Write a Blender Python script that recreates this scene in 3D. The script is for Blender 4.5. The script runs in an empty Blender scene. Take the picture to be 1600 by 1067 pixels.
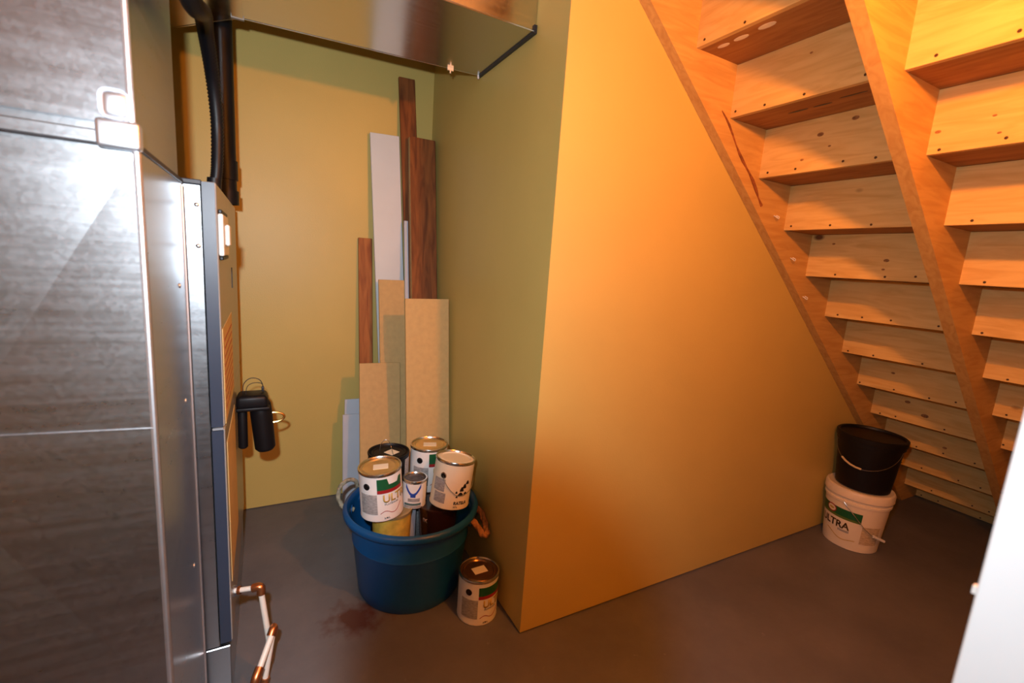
import bpy, bmesh, math, random
from mathutils import Vector, Matrix, Euler
random.seed(7)
PI = math.pi
S = bpy.context.scene
COL = S.collection

# ------------------------------------------------------------------ camera
YAW, PITCH, ROLL, FPX = .4978, -.1673, .0697, 717.0
CAM = Vector((0, 0, 1.35))
_f = Vector((math.sin(YAW)*math.cos(PITCH), math.cos(YAW)*math.cos(PITCH), math.sin(PITCH)))
_r = Vector((math.cos(YAW), -math.sin(YAW), 0)); _u = _r.cross(_f)
R_ = _r*math.cos(ROLL) + _u*math.sin(ROLL); U_ = -_r*math.sin(ROLL) + _u*math.cos(ROLL)
ROT = Matrix((R_, U_, -_f)).transposed()
cd = bpy.data.cameras.new('camera'); cam = bpy.data.objects.new('camera', cd); COL.objects.link(cam)
cam.matrix_world = Matrix.Translation(CAM) @ ROT.to_4x4()
cd.sensor_width = 36; cd.sensor_fit = 'HORIZONTAL'; cd.lens = FPX*36/1600; cd.clip_start = .02
cd.dof.use_dof = True; cd.dof.focus_distance = 2.4; cd.dof.aperture_fstop = 3.4
S.camera = cam

# ------------------------------------------------------------------ world, exposure
w = bpy.data.worlds.new('world'); S.world = w; w.use_nodes = True
w.node_tree.nodes['Background'].inputs[0].default_value = (.9, .6, .3, 1)
w.node_tree.nodes['Background'].inputs[1].default_value = .003
vs = S.view_settings
vs.view_transform = 'Standard'; vs.look = 'None'; vs.exposure = 0; vs.gamma = 1; vs.use_curve_mapping = False
S.cycles.use_denoising = True
S.cycles.use_adaptive_sampling = True; S.cycles.adaptive_threshold = .02; S.cycles.max_bounces = 5; S.cycles.diffuse_bounces = 3; S.cycles.glossy_bounces = 3; S.cycles.sample_clamp_indirect = 4

# ------------------------------------------------------------------ the camera's flash (left of and above the lens)
FLASH_POWER = 108
fl = bpy.data.lights.new('flash', 'SPOT'); flo = bpy.data.objects.new('flash', fl); COL.objects.link(flo)
flo.matrix_world = Matrix.Translation(CAM + U_*.14 - R_*.07 - _f*.02) @ ROT.to_4x4()
fl.energy = FLASH_POWER; fl.color = (.86, .94, 1.0); fl.shadow_soft_size = .018
fl.spot_size = math.radians(172); fl.spot_blend = .7
fl.use_nodes = True
nt = fl.node_tree; N = nt.nodes; L = nt.links
def lmath(op, a, b=None, clamp=False):
    n = N.new('ShaderNodeMath'); n.operation = op; n.use_clamp = clamp
    for i, v in enumerate((a, b)):
        if v is None: continue
        if isinstance(v, (int, float)): n.inputs[i].default_value = v
        else: L.new(v, n.inputs[i])
    return n.outputs[0]
tc = N.new('ShaderNodeTexCoord'); sep = N.new('ShaderNodeSeparateXYZ'); L.new(tc.outputs['Normal'], sep.inputs[0])
az = lmath('ABSOLUTE', sep.outputs[2])
u = lmath('DIVIDE', sep.outputs[0], az); v = lmath('DIVIDE', sep.outputs[1], az)
# lens barrel's shadow, put into the beam strength as a soft ellipse low down
e1 = lmath('POWER', lmath('ABSOLUTE', lmath('DIVIDE', lmath('SUBTRACT', u, .045), .40)), 2)
e2 = lmath('POWER', lmath('ABSOLUTE', lmath('DIVIDE', lmath('MINIMUM', lmath('ADD', v, .86), 5), .60)), 2)
dist = lmath('SQRT', lmath('ADD', e1, e2))
mr = N.new('ShaderNodeMapRange'); mr.interpolation_type = 'SMOOTHSTEP'
mr.inputs[1].default_value = .72; mr.inputs[2].default_value = 1.12; mr.inputs[3].default_value = .03; mr.inputs[4].default_value = 1
L.new(dist, mr.inputs[0])
em = [n for n in N if n.type == 'EMISSION'][0]
m2 = N.new('ShaderNodeMapRange'); m2.interpolation_type = 'SMOOTHSTEP'      # beam strength scaled down from left to right
for i_, v_ in ((1, -.5), (2, .65), (3, 1), (4, .3)): m2.inputs[i_].default_value = v_
L.new(u, m2.inputs[0])
L.new(lmath('MULTIPLY', mr.outputs[0], m2.outputs[0]), em.inputs['Strength'])

# ------------------------------------------------------------------ materials
MATS = {}
def nodes_of(name):
    m = bpy.data.materials.new(name); m.use_nodes = True
    return m, m.node_tree.nodes, m.node_tree.links, m.node_tree.nodes['Principled BSDF']
def mat(name, c, rough=.5, metal=0, var=.08, scale=6, bump=0, bscale=40, stretch=(1, 1, 1), spec=.5, coat=0, c2=None, rvar=0, detail=4):
    if name in MATS: return MATS[name]
    m, N, L, b = nodes_of(name)
    b.inputs['Metallic'].default_value = metal; b.inputs['Roughness'].default_value = rough
    b.inputs['Specular IOR Level'].default_value = spec; b.inputs['Coat Weight'].default_value = coat
    tc = N.new('ShaderNodeTexCoord'); mp = N.new('ShaderNodeMapping'); mp.inputs['Scale'].default_value = stretch
    L.new(tc.outputs['Object'], mp.inputs[0])
    nz = N.new('ShaderNodeTexNoise'); nz.inputs['Scale'].default_value = scale; nz.inputs['Detail'].default_value = detail
    L.new(mp.outputs[0], nz.inputs['Vector'])
    cr = N.new('ShaderNodeValToRGB')
    a = tuple(x*(1-var) for x in c) if c2 is None else c
    d = tuple(min(1, x*(1+var)) for x in c) if c2 is None else c2
    cr.color_ramp.elements[0].position = .3; cr.color_ramp.elements[1].position = .7
    cr.color_ramp.elements[0].color = (*a, 1); cr.color_ramp.elements[1].color = (*d, 1)
    L.new(nz.outputs['Fac'], cr.inputs[0]); L.new(cr.outputs[0], b.inputs['Base Color'])
    if rvar:
        mr = N.new('ShaderNodeMapRange'); mr.inputs[3].default_value = max(.03, rough-rvar); mr.inputs[4].default_value = rough+rvar
        L.new(nz.outputs['Fac'], mr.inputs[0]); L.new(mr.outputs[0], b.inputs['Roughness'])
    if bump:
        n2 = N.new('ShaderNodeTexNoise'); n2.inputs['Scale'].default_value = bscale; n2.inputs['Detail'].default_value = 3
        L.new(mp.outputs[0], n2.inputs['Vector'])
        bp = N.new('ShaderNodeBump'); bp.inputs['Strength'].default_value = bump; bp.inputs['Distance'].default_value = .01
        L.new(n2.outputs['Fac'], bp.inputs['Height']); L.new(bp.outputs[0], b.inputs['Normal'])
    MATS[name] = m
    return m
def wood(name, c1, c2, axis=2, rough=.6, knots=True, kcol=(.16, .06, .02), gscale=9, kscale=3.2):
    """long-grained wood: grain lines along one local axis, optional dark knots"""
    if name in MATS: return MATS[name]
    m, N, L, b = nodes_of(name)
    b.inputs['Roughness'].default_value = rough; b.inputs['Specular IOR Level'].default_value = .3
    tc = N.new('ShaderNodeTexCoord'); oi = N.new('ShaderNodeObjectInfo')
    add = N.new('ShaderNodeVectorMath'); add.operation = 'ADD'
    sc = N.new('ShaderNodeVectorMath'); sc.operation = 'SCALE'; sc.inputs[0].default_value = (7, 13, 5)
    L.new(oi.outputs['Random'], sc.inputs['Scale']); L.new(tc.outputs['Object'], add.inputs[0]); L.new(sc.outputs[0], add.inputs[1])
    st = [1, 1, 1]; st[axis] = .12
    mp = N.new('ShaderNodeMapping'); mp.inputs['Scale'].default_value = st; L.new(add.outputs[0], mp.inputs[0])
    wv = N.new('ShaderNodeTexNoise'); wv.inputs['Scale'].default_value = gscale*4; wv.inputs['Detail'].default_value = 5; wv.inputs['Distortion'].default_value = 1.2
    L.new(mp.outputs[0], wv.inputs['Vector'])
    cr = N.new('ShaderNodeValToRGB'); e = cr.color_ramp.elements
    e[0].position = .32; e[1].position = .62; e[0].color = (*c2, 1); e[1].color = (*c1, 1)
    L.new(wv.outputs['Fac'], cr.inputs[0])
    out = cr.outputs[0]
    if knots:
        st2 = [1, 1, 1]; st2[axis] = .62
        mp2 = N.new('ShaderNodeMapping'); mp2.inputs['Scale'].default_value = st2; L.new(add.outputs[0], mp2.inputs[0])
        vo = N.new('ShaderNodeTexVoronoi'); vo.inputs['Scale'].default_value = kscale; L.new(mp2.outputs[0], vo.inputs['Vector'])
        kr = N.new('ShaderNodeValToRGB'); k = kr.color_ramp.elements
        k[0].position = .035; k[0].color = (1, 1, 1, 1); k[1].position = .075; k[1].color = (0, 0, 0, 1)
        L.new(vo.outputs['Distance'], kr.inputs[0])
        mx = N.new('ShaderNodeMix'); mx.data_type = 'RGBA'; mx.inputs['B'].default_value = (*kcol, 1)
        L.new(kr.outputs[0], mx.inputs['Factor']); L.new(out, mx.inputs['A']); out = mx.outputs['Result']
    L.new(out, b.inputs['Base Color'])
    bp = N.new('ShaderNodeBump'); bp.inputs['Strength'].default_value = .15; bp.inputs['Distance'].default_value = .004
    L.new(wv.outputs['Fac'], bp.inputs['Height']); L.new(bp.outputs[0], b.inputs['Normal'])
    MATS[name] = m
    return m
def galv(name='galvanised', c=(.52, .545, .58), rough=.3, vert=True, c2=None):
    """rolled galvanised sheet: fine streaks, faint spangle"""
    if name in MATS: return MATS[name]
    m, N, L, b = nodes_of(name)
    b.inputs['Metallic'].default_value = 1
    tc = N.new('ShaderNodeTexCoord')
    mp = N.new('ShaderNodeMapping'); mp.inputs['Scale'].default_value = (1, 1, 40) if vert else (1, 40, 40)
    L.new(tc.outputs['Object'], mp.inputs[0])
    nz = N.new('ShaderNodeTexNoise'); nz.inputs['Scale'].default_value = 2; nz.inputs['Detail'].default_value = 3
    L.new(mp.outputs[0], nz.inputs['Vector'])
    vo = N.new('ShaderNodeTexVoronoi'); vo.inputs['Scale'].default_value = 140; L.new(tc.outputs['Object'], vo.inputs['Vector'])
    mx = N.new('ShaderNodeMath'); mx.operation = 'MULTIPLY_ADD'; mx.inputs[1].default_value = .25
    sp = N.new('ShaderNodeSeparateColor'); L.new(vo.outputs['Color'], sp.inputs[0])
    L.new(sp.outputs[0], mx.inputs[0]); L.new(nz.outputs['Fac'], mx.inputs[2])
    mr = N.new('ShaderNodeMapRange'); mr.inputs[1].default_value = .3; mr.inputs[2].default_value = .95
    mr.inputs[3].default_value = rough-.03; mr.inputs[4].default_value = rough+.04
    L.new(mx.outputs[0], mr.inputs[0]); L.new(mr.outputs[0], b.inputs['Roughness'])
    cr = N.new('ShaderNodeValToRGB'); e = cr.color_ramp.elements
    e[0].color = (*[x*.93 for x in c], 1); e[1].color = (*c, 1); L.new(mx.outputs[0], cr.inputs[0]); L.new(cr.outputs[0], b.inputs['Base Color'])
    bp = N.new('ShaderNodeBump'); bp.inputs['Strength'].default_value = .008; bp.inputs['Distance'].default_value = .001
    L.new(nz.outputs['Fac'], bp.inputs['Height']); L.new(bp.outputs[0], b.inputs['Normal'])
    MATS[name] = m
    return m
def floor_mat():
    m, N, L, b = nodes_of('painted_concrete')
    tc = N.new('ShaderNodeTexCoord')
    nz = N.new('ShaderNodeTexNoise'); nz.inputs['Scale'].default_value = 2.2; nz.inputs['Detail'].default_value = 8; nz.inputs['Roughness'].default_value = .65
    L.new(tc.outputs['Object'], nz.inputs['Vector'])
    cr = N.new('ShaderNodeValToRGB'); e = cr.color_ramp.elements
    e[0].position = .3; e[0].color = (.105, .105, .118, 1); e[1].position = .72; e[1].color = (.165, .16, .17, 1)
    L.new(nz.outputs['Fac'], cr.inputs[0])
    # rusty ring and splashes by the tub
    mp = N.new('ShaderNodeMapping'); mp.inputs['Location'].default_value = (-.27, -1.585, 0); mp.vector_type = 'POINT'
    L.new(tc.outputs['Object'], mp.inputs[0])
    n2 = N.new('ShaderNodeTexNoise'); n2.inputs['Scale'].default_value = 16; n2.inputs['Detail'].default_value = 5; L.new(tc.outputs['Object'], n2.inputs['Vector'])
    ln = N.new('ShaderNodeVectorMath'); ln.operation = 'LENGTH'; L.new(mp.outputs[0], ln.inputs[0])
    a = N.new('ShaderNodeMath'); a.operation = 'MULTIPLY_ADD'; a.inputs[1].default_value = .24; L.new(n2.outputs['Fac'], a.inputs[0]); L.new(ln.outputs['Value'], a.inputs[2])
    mr = N.new('ShaderNodeMapRange'); mr.inputs[1].default_value = .16; mr.inputs[2].default_value = .23; mr.inputs[3].default_value = .85; mr.inputs[4].default_value = 0
    L.new(a.outputs[0], mr.inputs[0])
    mx = N.new('ShaderNodeMix'); mx.data_type = 'RGBA'; mx.inputs['B'].default_value = (.075, .022, .012, 1)
    L.new(mr.outputs[0], mx.inputs['Factor']); L.new(cr.outputs[0], mx.inputs['A'])
    # pale scuffs
    n3 = N.new('ShaderNodeTexNoise'); n3.inputs['Scale'].default_value = 30; n3.inputs['Detail'].default_value = 6; L.new(tc.outputs['Object'], n3.inputs['Vector'])
    m3 = N.new('ShaderNodeMapRange'); m3.inputs[1].default_value = .70; m3.inputs[2].default_value = .78; m3.inputs[3].default_value = 0; m3.inputs[4].default_value = .35
    L.new(n3.outputs['Fac'], m3.inputs[0])
    mx2 = N.new('ShaderNodeMix'); mx2.data_type = 'RGBA'; mx2.inputs['B'].default_value = (.3, .29, .28, 1)
    L.new(m3.outputs[0], mx2.inputs['Factor']); L.new(mx.outputs['Result'], mx2.inputs['A'])
    L.new(mx2.outputs['Result'], b.inputs['Base Color'])
    b.inputs['Roughness'].default_value = .42; b.inputs['Specular IOR Level'].default_value = .35
    bp = N.new('ShaderNodeBump'); bp.inputs['Strength'].default_value = .2; bp.inputs['Distance'].default_value = .006
    L.new(n3.outputs['Fac'], bp.inputs['Height']); L.new(bp.outputs[0], b.inputs['Normal'])
    return m

PAINT = (.60, .455, .14)
M_WALL = mat('cream_wall_paint', PAINT, .42, var=.03, scale=3, bump=.06, bscale=160, spec=.35)
M_CEIL = mat('ceiling_boards', (.45, .36, .22), .8, var=.1, stretch=(1, 8, 1))
M_FLOOR = floor_mat()
M_DOOR = mat('white_door_paint', (.90, .91, .92), .4, var=.02)
M_GALV = galv(); M_GALVH = galv('galvanised_flat', (.62, .63, .62), .2, vert=False)
M_BRACK = mat('bright_zinc', (.8, .84, .9), .42, 1, var=.05, scale=30)
M_PANEL = mat('furnace_grey_enamel', (.30, .30, .29), .3, 0, var=.05, scale=8, spec=.6)
M_PEDGE = mat('furnace_blue_grey_edge', (.028, .040, .070), .4, 0, var=.06)
M_DARK = mat('dark_gasket', (.02, .022, .03), .5)
M_BLACK = mat('black_plastic', (.005, .005, .007), .45, spec=.3)
M_PAPER = mat('label_paper', (.72, .52, .22), .6, var=.06, scale=20)
M_PRINTR = mat('red_print', (.45, .10, .05), .6)
M_WHITEP = mat('white_plastic', (.78, .78, .76), .4, var=.03)
M_PVC = mat('white_pipe', (.80, .77, .70), .35, var=.03)
M_COPPER = mat('copper_fitting', (.55, .22, .09), .3, .9, var=.15, scale=20)
M_BRASS = mat('brass', (.75, .50, .18), .25, 1, var=.1)
M_WIRE = mat('steel_wire', (.55, .53, .50), .3, 1, var=.05)
M_STEEL = mat('tinplate', (.72, .70, .66), .22, 1, var=.06, scale=15)
M_GOLD = mat('gold_lacquered_lid', (.78, .58, .26), .3, .8, var=.15, scale=12)
M_LABELW = mat('white_can_label', (.80, .80, .80), .4, var=.03, scale=15)
M_LABELC = mat('cream_can_label', (.82, .76, .60), .4, var=.04, scale=15)
M_FINE = mat('grey_fine_print', (.36, .36, .37), .5, var=.35, scale=90, stretch=(1, 1, 4))
M_GREEN = mat('green_print', (.008, .10, .035), .4, var=.05)
M_RED = mat('red_band_print', (.34, .015, .02), .4, var=.05)
M_GOLDP = mat('gold_print', (.56, .38, .09), .4, var=.2, scale=60)
M_BLUEP = mat('blue_print', (.02, .07, .42), .4, var=.2, scale=60)
M_BLACKP = mat('black_print', (.012, .012, .014), .4)
M_TUB = mat('blue_tub_plastic', (.004, .085, .27), .38, var=.10, scale=4, spec=.5, bump=.03, bscale=60)
M_ROPE = mat('tan_rope', (.42, .19, .07), .85, var=.3, scale=80, bump=.5, bscale=120)
M_ROPEG = mat('grey_rope', (.34, .30, .22), .85, var=.3, scale=80, bump=.5, bscale=120)
M_BROWNP = mat('dark_brown_plastic', (.03, .010, .006), .22, spec=.6)
M_YELLOWP = mat('yellow_label', (.70, .48, .08), .45, var=.25, scale=30)
M_LBLUE = mat('pale_blue_board', (.50, .56, .66), .55, var=.04)
M_WBOARD = mat('white_melamine', (.61, .69, .74), .45, var=.03)
M_BUCKET = mat('white_bucket_plastic', (.80, .72, .60), .42, var=.06, scale=8)
M_MDF = mat('tan_fibreboard', (.56, .37, .15), .7, var=.06, scale=40, detail=6)
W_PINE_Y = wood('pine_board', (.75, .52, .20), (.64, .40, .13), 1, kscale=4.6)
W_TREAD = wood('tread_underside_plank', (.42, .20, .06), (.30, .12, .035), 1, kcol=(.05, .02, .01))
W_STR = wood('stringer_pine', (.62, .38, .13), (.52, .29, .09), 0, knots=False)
W_BROWN = wood('brown_stained_plank', (.25, .082, .022), (.12, .036, .011), 2, kcol=(.03, .012, .008), kscale=2)
W_RED = wood('red_brown_plank', (.42, .15, .04), (.25, .075, .02), 2, kcol=(.06, .02, .01), kscale=5)
M_ENDG = mat('plank_edge', (.42, .26, .10), .7, var=.15, scale=30)

# ------------------------------------------------------------------ mesh helpers
def newbm(): return bmesh.new()
def bx(bm, x0, x1, y0, y1, z0, z1):
    vs = [bm.verts.new(p) for p in ((x0,y0,z0),(x1,y0,z0),(x1,y1,z0),(x0,y1,z0),(x0,y0,z1),(x1,y0,z1),(x1,y1,z1),(x0,y1,z1))]
    for f in ((3,2,1,0),(4,5,6,7),(0,1,5,4),(1,2,6,5),(2,3,7,6),(3,0,4,7)): bm.faces.new([vs[i] for i in f])
    return bm
def box(x0, x1, y0, y1, z0, z1, bev=0, seg=2):
    bm = bx(newbm(), x0, x1, y0, y1, z0, z1)
    if bev: bmesh.ops.bevel(bm, geom=bm.edges[:], offset=bev, segments=seg, affect='EDGES', profile=.5)
    return bm
def prism(pts, axis, a, b):
    """polygon of 2D points extruded along one axis: axis 1 -> pts are (x,z); axis 2 -> (x,y)"""
    bm = newbm()
    def P(p, t): return (p[0], t, p[1]) if axis == 1 else ((p[0], p[1], t) if axis == 2 else (t, p[0], p[1]))
    A = [bm.verts.new(P(p, a)) for p in pts]; B = [bm.verts.new(P(p, b)) for p in pts]
    n = len(pts)
    bm.faces.new(A); bm.faces.new(B[::-1])
    for i in range(n): bm.faces.new((A[i], B[i], B[(i+1) % n], A[(i+1) % n]))
    bmesh.ops.recalc_face_normals(bm, faces=bm.faces[:])
    return bm
def lathe(prof, seg=48, bm=None, close=True):
    bm = bm or newbm(); rings = []
    for r, z in prof:
        if r < 1e-5: rings.append([bm.verts.new((0, 0, z))])
        else: rings.append([bm.verts.new((r*math.cos(2*PI*i/seg), r*math.sin(2*PI*i/seg), z)) for i in range(seg)])
    for a, b in zip(rings, rings[1:]):
        for i in range(seg):
            j = (i+1) % seg
            if len(a) == 1 and len(b) == 1: continue
            if len(a) == 1: bm.faces.new((a[0], b[j], b[i]))
            elif len(b) == 1: bm.faces.new((a[i], a[j], b[0]))
            else: bm.faces.new((a[i], a[j], b[j], b[i]))
    bmesh.ops.recalc_face_normals(bm, faces=bm.faces[:])
    return bm
def smooth_path(pts, n=6):
    pts = [Vector(p) for p in pts]; out = []
    for i in range(len(pts)-1):
        p0 = pts[max(0, i-1)]; p1 = pts[i]; p2 = pts[i+1]; p3 = pts[min(len(pts)-1, i+2)]
        for k in range(n):
            t = k/n
            out.append(.5*((2*p1)+(-p0+p2)*t+(2*p0-5*p1+4*p2-p3)*t*t+(-p0+3*p1-3*p2+p3)*t**3))
    return out+[pts[-1]]
def tube(pts, r, seg=10, bm=None, rfun=None, closed=False, twist=None):
    bm = bm or newbm(); pts = [Vector(p) for p in pts]; n = len(pts); rings = []
    t0 = (pts[1]-pts[0]).normalized()
    up = Vector((0, 0, 1)) if abs(t0.z) < .9 else Vector((1, 0, 0))
    nx = t0.cross(up).normalized()
    for i, p in enumerate(pts):
        t = ((pts[(i+1) % n] if closed or i < n-1 else p) - (pts[i-1] if closed or i > 0 else p)).normalized()
        nx = (nx - t*nx.dot(t)).normalized(); ny = t.cross(nx)
        rr = r if rfun is None else rfun(i/(n-1), i)
        ring = []
        for k in range(seg):
            a = 2*PI*k/seg
            q = rr if twist is None else rr*(1+.22*math.cos(3*(a-twist*i)))
            ring.append(bm.verts.new(p + nx*math.cos(a)*q + ny*math.sin(a)*q))
        rings.append(ring)
    pairs = list(zip(rings, rings[1:])) + ([(rings[-1], rings[0])] if closed else [])
    for a, b in pairs:
        for k in range(seg): bm.faces.new((a[k], a[(k+1) % seg], b[(k+1) % seg], b[k]))
    if not closed:
        bm.faces.new(rings[0][::-1]); bm.faces.new(rings[-1])
    bmesh.ops.recalc_face_normals(bm, faces=bm.faces[:])
    return bm
def obj(name, bm, m, parent=None, smooth=False, off=None, ang=35):
    if off is not None: bmesh.ops.translate(bm, verts=bm.verts[:], vec=-Vector(off))
    me = bpy.data.meshes.new(name)
    if smooth:
        for f in bm.faces: f.smooth = True
        for e in bm.edges:
            if len(e.link_faces) == 2 and e.calc_face_angle(0) > math.radians(ang): e.smooth = False
    bm.to_mesh(me); bm.free()
    me.materials.append(m)
    o = bpy.data.objects.new(name, me); COL.objects.link(o)
    if parent: o.parent = parent
    return o
def tag(o, label, cat, group=None):
    o['label'] = label; o['category'] = cat
    if group: o['group'] = group
    return o
def thing(name, label, cat, loc=(0, 0, 0), rot=(0, 0, 0), group=None):
    o = bpy.data.objects.new(name, None); COL.objects.link(o); o.location = loc; o.rotation_euler = rot
    o.empty_display_size = .1
    return tag(o, label, cat, group)
def struct(name, bm, m, label, parent=None, smooth=False):
    o = obj(name, bm, m, parent, smooth); o['kind'] = 'structure'; o['label'] = label
    o['category'] = name.split('_')[0]
    return o

# ------------------------------------------------------------------ the room
XS, YO, YB = .807, 1.267, 2.55      # side face of the middle wall, its front face, back wall
ZC = 2.46
struct('floor', box(-1.45, 4.35, -.85, 2.65, -.1, 0), M_FLOOR, 'grey painted concrete floor with rust stain beside tub')
struct('wall_back', box(-1.45, XS+.05, YB, YB+.1, .004, ZC), M_WALL, 'cream yellow wall behind the leaning boards')
struct('wall_middle_left', box(XS, XS+.09, YO+.09, YB, .006, ZC), M_WALL, 'shaded cream wall face beside the leaning boards')
struct('wall_middle_right', box(XS, 4.25, YO, YO+.09, .007, 2.9), M_WALL, 'orange lit cream wall that the stairs run along')
struct('wall_left', box(-1.45, -1.35, -.85, YB, 0, ZC), M_WALL, 'cream wall behind the furnace')
struct('wall_right', box(4.25, 4.35, -.85, YO+.09, 0, 2.9), M_WALL, 'cream wall beyond the foot of the stairs')
wf = newbm(); bx(wf, -1.35, -.26, -.85, -.75, 0, ZC); bx(wf, .60, 4.25, -.85, -.75, 0, ZC); bx(wf, -.26, .60, -.85, -.75, 2.06, ZC)
struct('wall_front', wf, M_WALL, 'cream wall with the doorway behind the viewer')
ce = newbm(); bx(ce, -1.45, .86, -.85, 2.65, ZC, ZC+.1); bx(ce, .86, 4.35, -.85, .16, ZC, ZC+.1)
struct('ceiling', ce, M_CEIL, 'low basement ceiling')
# the open door leaf at the right edge, hinged on the front wall
DX, DY = .586, .129
door = struct('door_1', box(DX, DX+.035, -.74, DY, .012, 2.03, .0015, 1), M_DOOR, 'white flat door standing open at right edge')
lt = newbm(); bx(lt, DX+.014, DX+.020, DY, DY+.006, 1.066, 1.074)
obj('latch', lt, M_WHITEP, door)
lp = newbm(); bx(lp, DX+.006, DX+.030, DY-.001, DY+.0008, 1.04, 1.10); obj('latch_plate', lp, M_DOOR, door)
for z in (.25, 1.05, 1.8):
    hb = newbm(); tube([(DX-.002, -.744, z-.045), (DX-.002, -.744, z+.045)], .007, 10, hb); obj('hinge', hb, M_BRASS, door, True)

# ------------------------------------------------------------------ staircase seen from below
RX0, RZ0, RUN, RISE = 1.508, 1.928, .2122, .1805
sx = lambda i: RX0+RUN*i
sz = lambda i: RZ0-RISE*i
I0, I1 = -3, 10
YS0, YS1, YS2, YS3 = .17, .208, .700, .738
st = thing('staircase', 'raw pine staircase seen from underneath with three stringers', 'staircase', (3.6, .72, 0))
SO = st.location.copy()
def low(x): return 1.40-.85*(x-2.0)
def stringer(y0, y1):
    pts = []
    for i in range(I0, I1+1):
        pts += [(sx(i), sz(i-1)), (sx(i), sz(i))]
    last = sx(I1+1)
    pts += [(last, sz(I1)), (last, 0.001)]
    xf = 2.0+1.40/.85
    pts += [(xf, 0.001)]
    xs = sx(I0)
    pts += [(xs-.0, low(xs))]
    return prism(pts, 1, y0, y1)
strs = []
for y0, y1 in ((YO-.039, YO-.001), (YS2, YS3), (YS0, YS1)):
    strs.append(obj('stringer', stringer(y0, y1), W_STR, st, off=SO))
KNOTS = [(0, .962, 2.059, .004), (1, 1.017, 1.869, .009), (1, .912, 1.900, .009), (1, .980, 1.824, .004), (1, 1.068, 1.792, .005), (3, .930, 1.463, .008), (3, .935, 1.428, .005),
         (3, 1.133, 1.528, .005), (6, 1.08, .94, .007), (7, 1.074, .773, .010), (7, .992, .722, .013), (8, .951, .535, .008), (1, .683, 1.809, .006), (1, .550, 1.780, .004), (1, .567, 1.827, .004)]
M_KNOT = mat('knot_wood', (.30, .13, .04), .6, var=.4, scale=120)
screw_m = mat('screw_head', (.09, .05, .03), .4, .6)
for i in range(I0, I1+2):
    zb = sz(i) if i <= I1 else .002
    rz = random.uniform(-.002, .002)
    r = obj('riser', box(sx(i), sx(i)+.019, YS0, YO-.0005, zb, sz(i-1)-.0005, .001, 1), W_PINE_Y, st, off=SO)
    sb = newbm()
    for y in (YO-.06, 1.08, .93, .80, .66, .52, .40):
        yy = y+random.uniform(-.035, .035); zz = zb+random.uniform(.010, .020)
        k = lathe([(0, -.0015), (.0042, -.0012), (.0042, .002)], 8); bmesh.ops.rotate(k, verts=k.verts[:], cent=(0, 0, 0), matrix=Matrix.Rotation(PI/2, 3, 'Y'))
        bmesh.ops.translate(k, verts=k.verts[:], vec=(sx(i), yy, zz))
        me = bpy.data.meshes.new('t'); k.to_mesh(me); k.free(); sb.from_mesh(me); bpy.data.meshes.remove(me)
    s = obj('screw_heads', sb, screw_m, r, off=SO); s['kind'] = 'stuff'
    for ki, ky, kz, kr in KNOTS:
        if ki == i:
            k = lathe([(0, -.0008), (kr*.55, -.0008), (kr, -.0003), (kr, .0005)], 14)
            bmesh.ops.scale(k, verts=k.verts[:], vec=(.75, 1.25, 1)); bmesh.ops.rotate(k, verts=k.verts[:], cent=(0, 0, 0), matrix=Matrix.Rotation(PI/2, 3, 'Y'))
            bmesh.ops.translate(k, verts=k.verts[:], vec=(sx(i), ky, kz)); obj('knot', k, M_KNOT, r, off=SO)
    if i <= I1:
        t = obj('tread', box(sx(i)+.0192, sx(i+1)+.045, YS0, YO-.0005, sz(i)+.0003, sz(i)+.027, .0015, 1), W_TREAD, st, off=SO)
        if i == -1:   # pale paint dabs on one tread's underside
            for q, (px_, py_, a, b2) in enumerate(((sx(i)+.055, 1.165, .010, .022), (sx(i)+.055, 1.10, .011, .026), (sx(i)+.05, 1.01, .013, .028))):
                d = lathe([(0, -.0006), (1, -.0004), (1, .0002)], 16)
                bmesh.ops.scale(d, verts=d.verts[:], vec=(a, b2, 1)); bmesh.ops.translate(d, verts=d.verts[:], vec=(px_, py_, sz(i)))
                obj('paint_dab', d, M_LABELC, t, off=SO)
        if i == 0:
            for q, (px_, py_, a, b2) in enumerate(((sx(i)+.10, 1.04, .006, .035), (sx(i)+.10, .96, .005, .03), (sx(i)+.08, .86, .004, .04))):
                d = lathe([(0, -.0006), (1, -.0004), (1, .0002)], 12)
                bmesh.ops.scale(d, verts=d.verts[:], vec=(a, b2, 1)); bmesh.ops.translate(d, verts=d.verts[:], vec=(px_, py_, sz(i)))
                obj('dark_mark', d, M_BLACKP, t, off=SO)
for x, dz in ((1.86, .10), (2.02, .075), (2.16, .03)):      # white cable staples on the wall stringer
    z = low(x)+dz; y = YO-.039
    p = [(x-.008, y, z), (x-.009, y-.012, z-.006), (x, y-.016, z-.012), (x+.009, y-.012, z-.004), (x+.008, y, z+.002)]
    obj('cable_staple', tube(smooth_path(p, 4), .0022, 6), M_WHITEP, strs[0], True, off=SO)

sp = []
for k_ in range(13):
    t_ = k_/12; x = 1.46+.30*t_; sp.append((x, YO-.0392, low(x)+.085-.035*t_+.006*math.sin(t_*11)))
obj('bark_streak', tube(sp, .004, 6, rfun=lambda t_, i: .002+.006*abs(math.sin(i*2.3))*(.3+t_)), mat('bark', (.26, .08, .02), .9, var=.4, scale=60), strs[0], True, off=SO)

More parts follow.
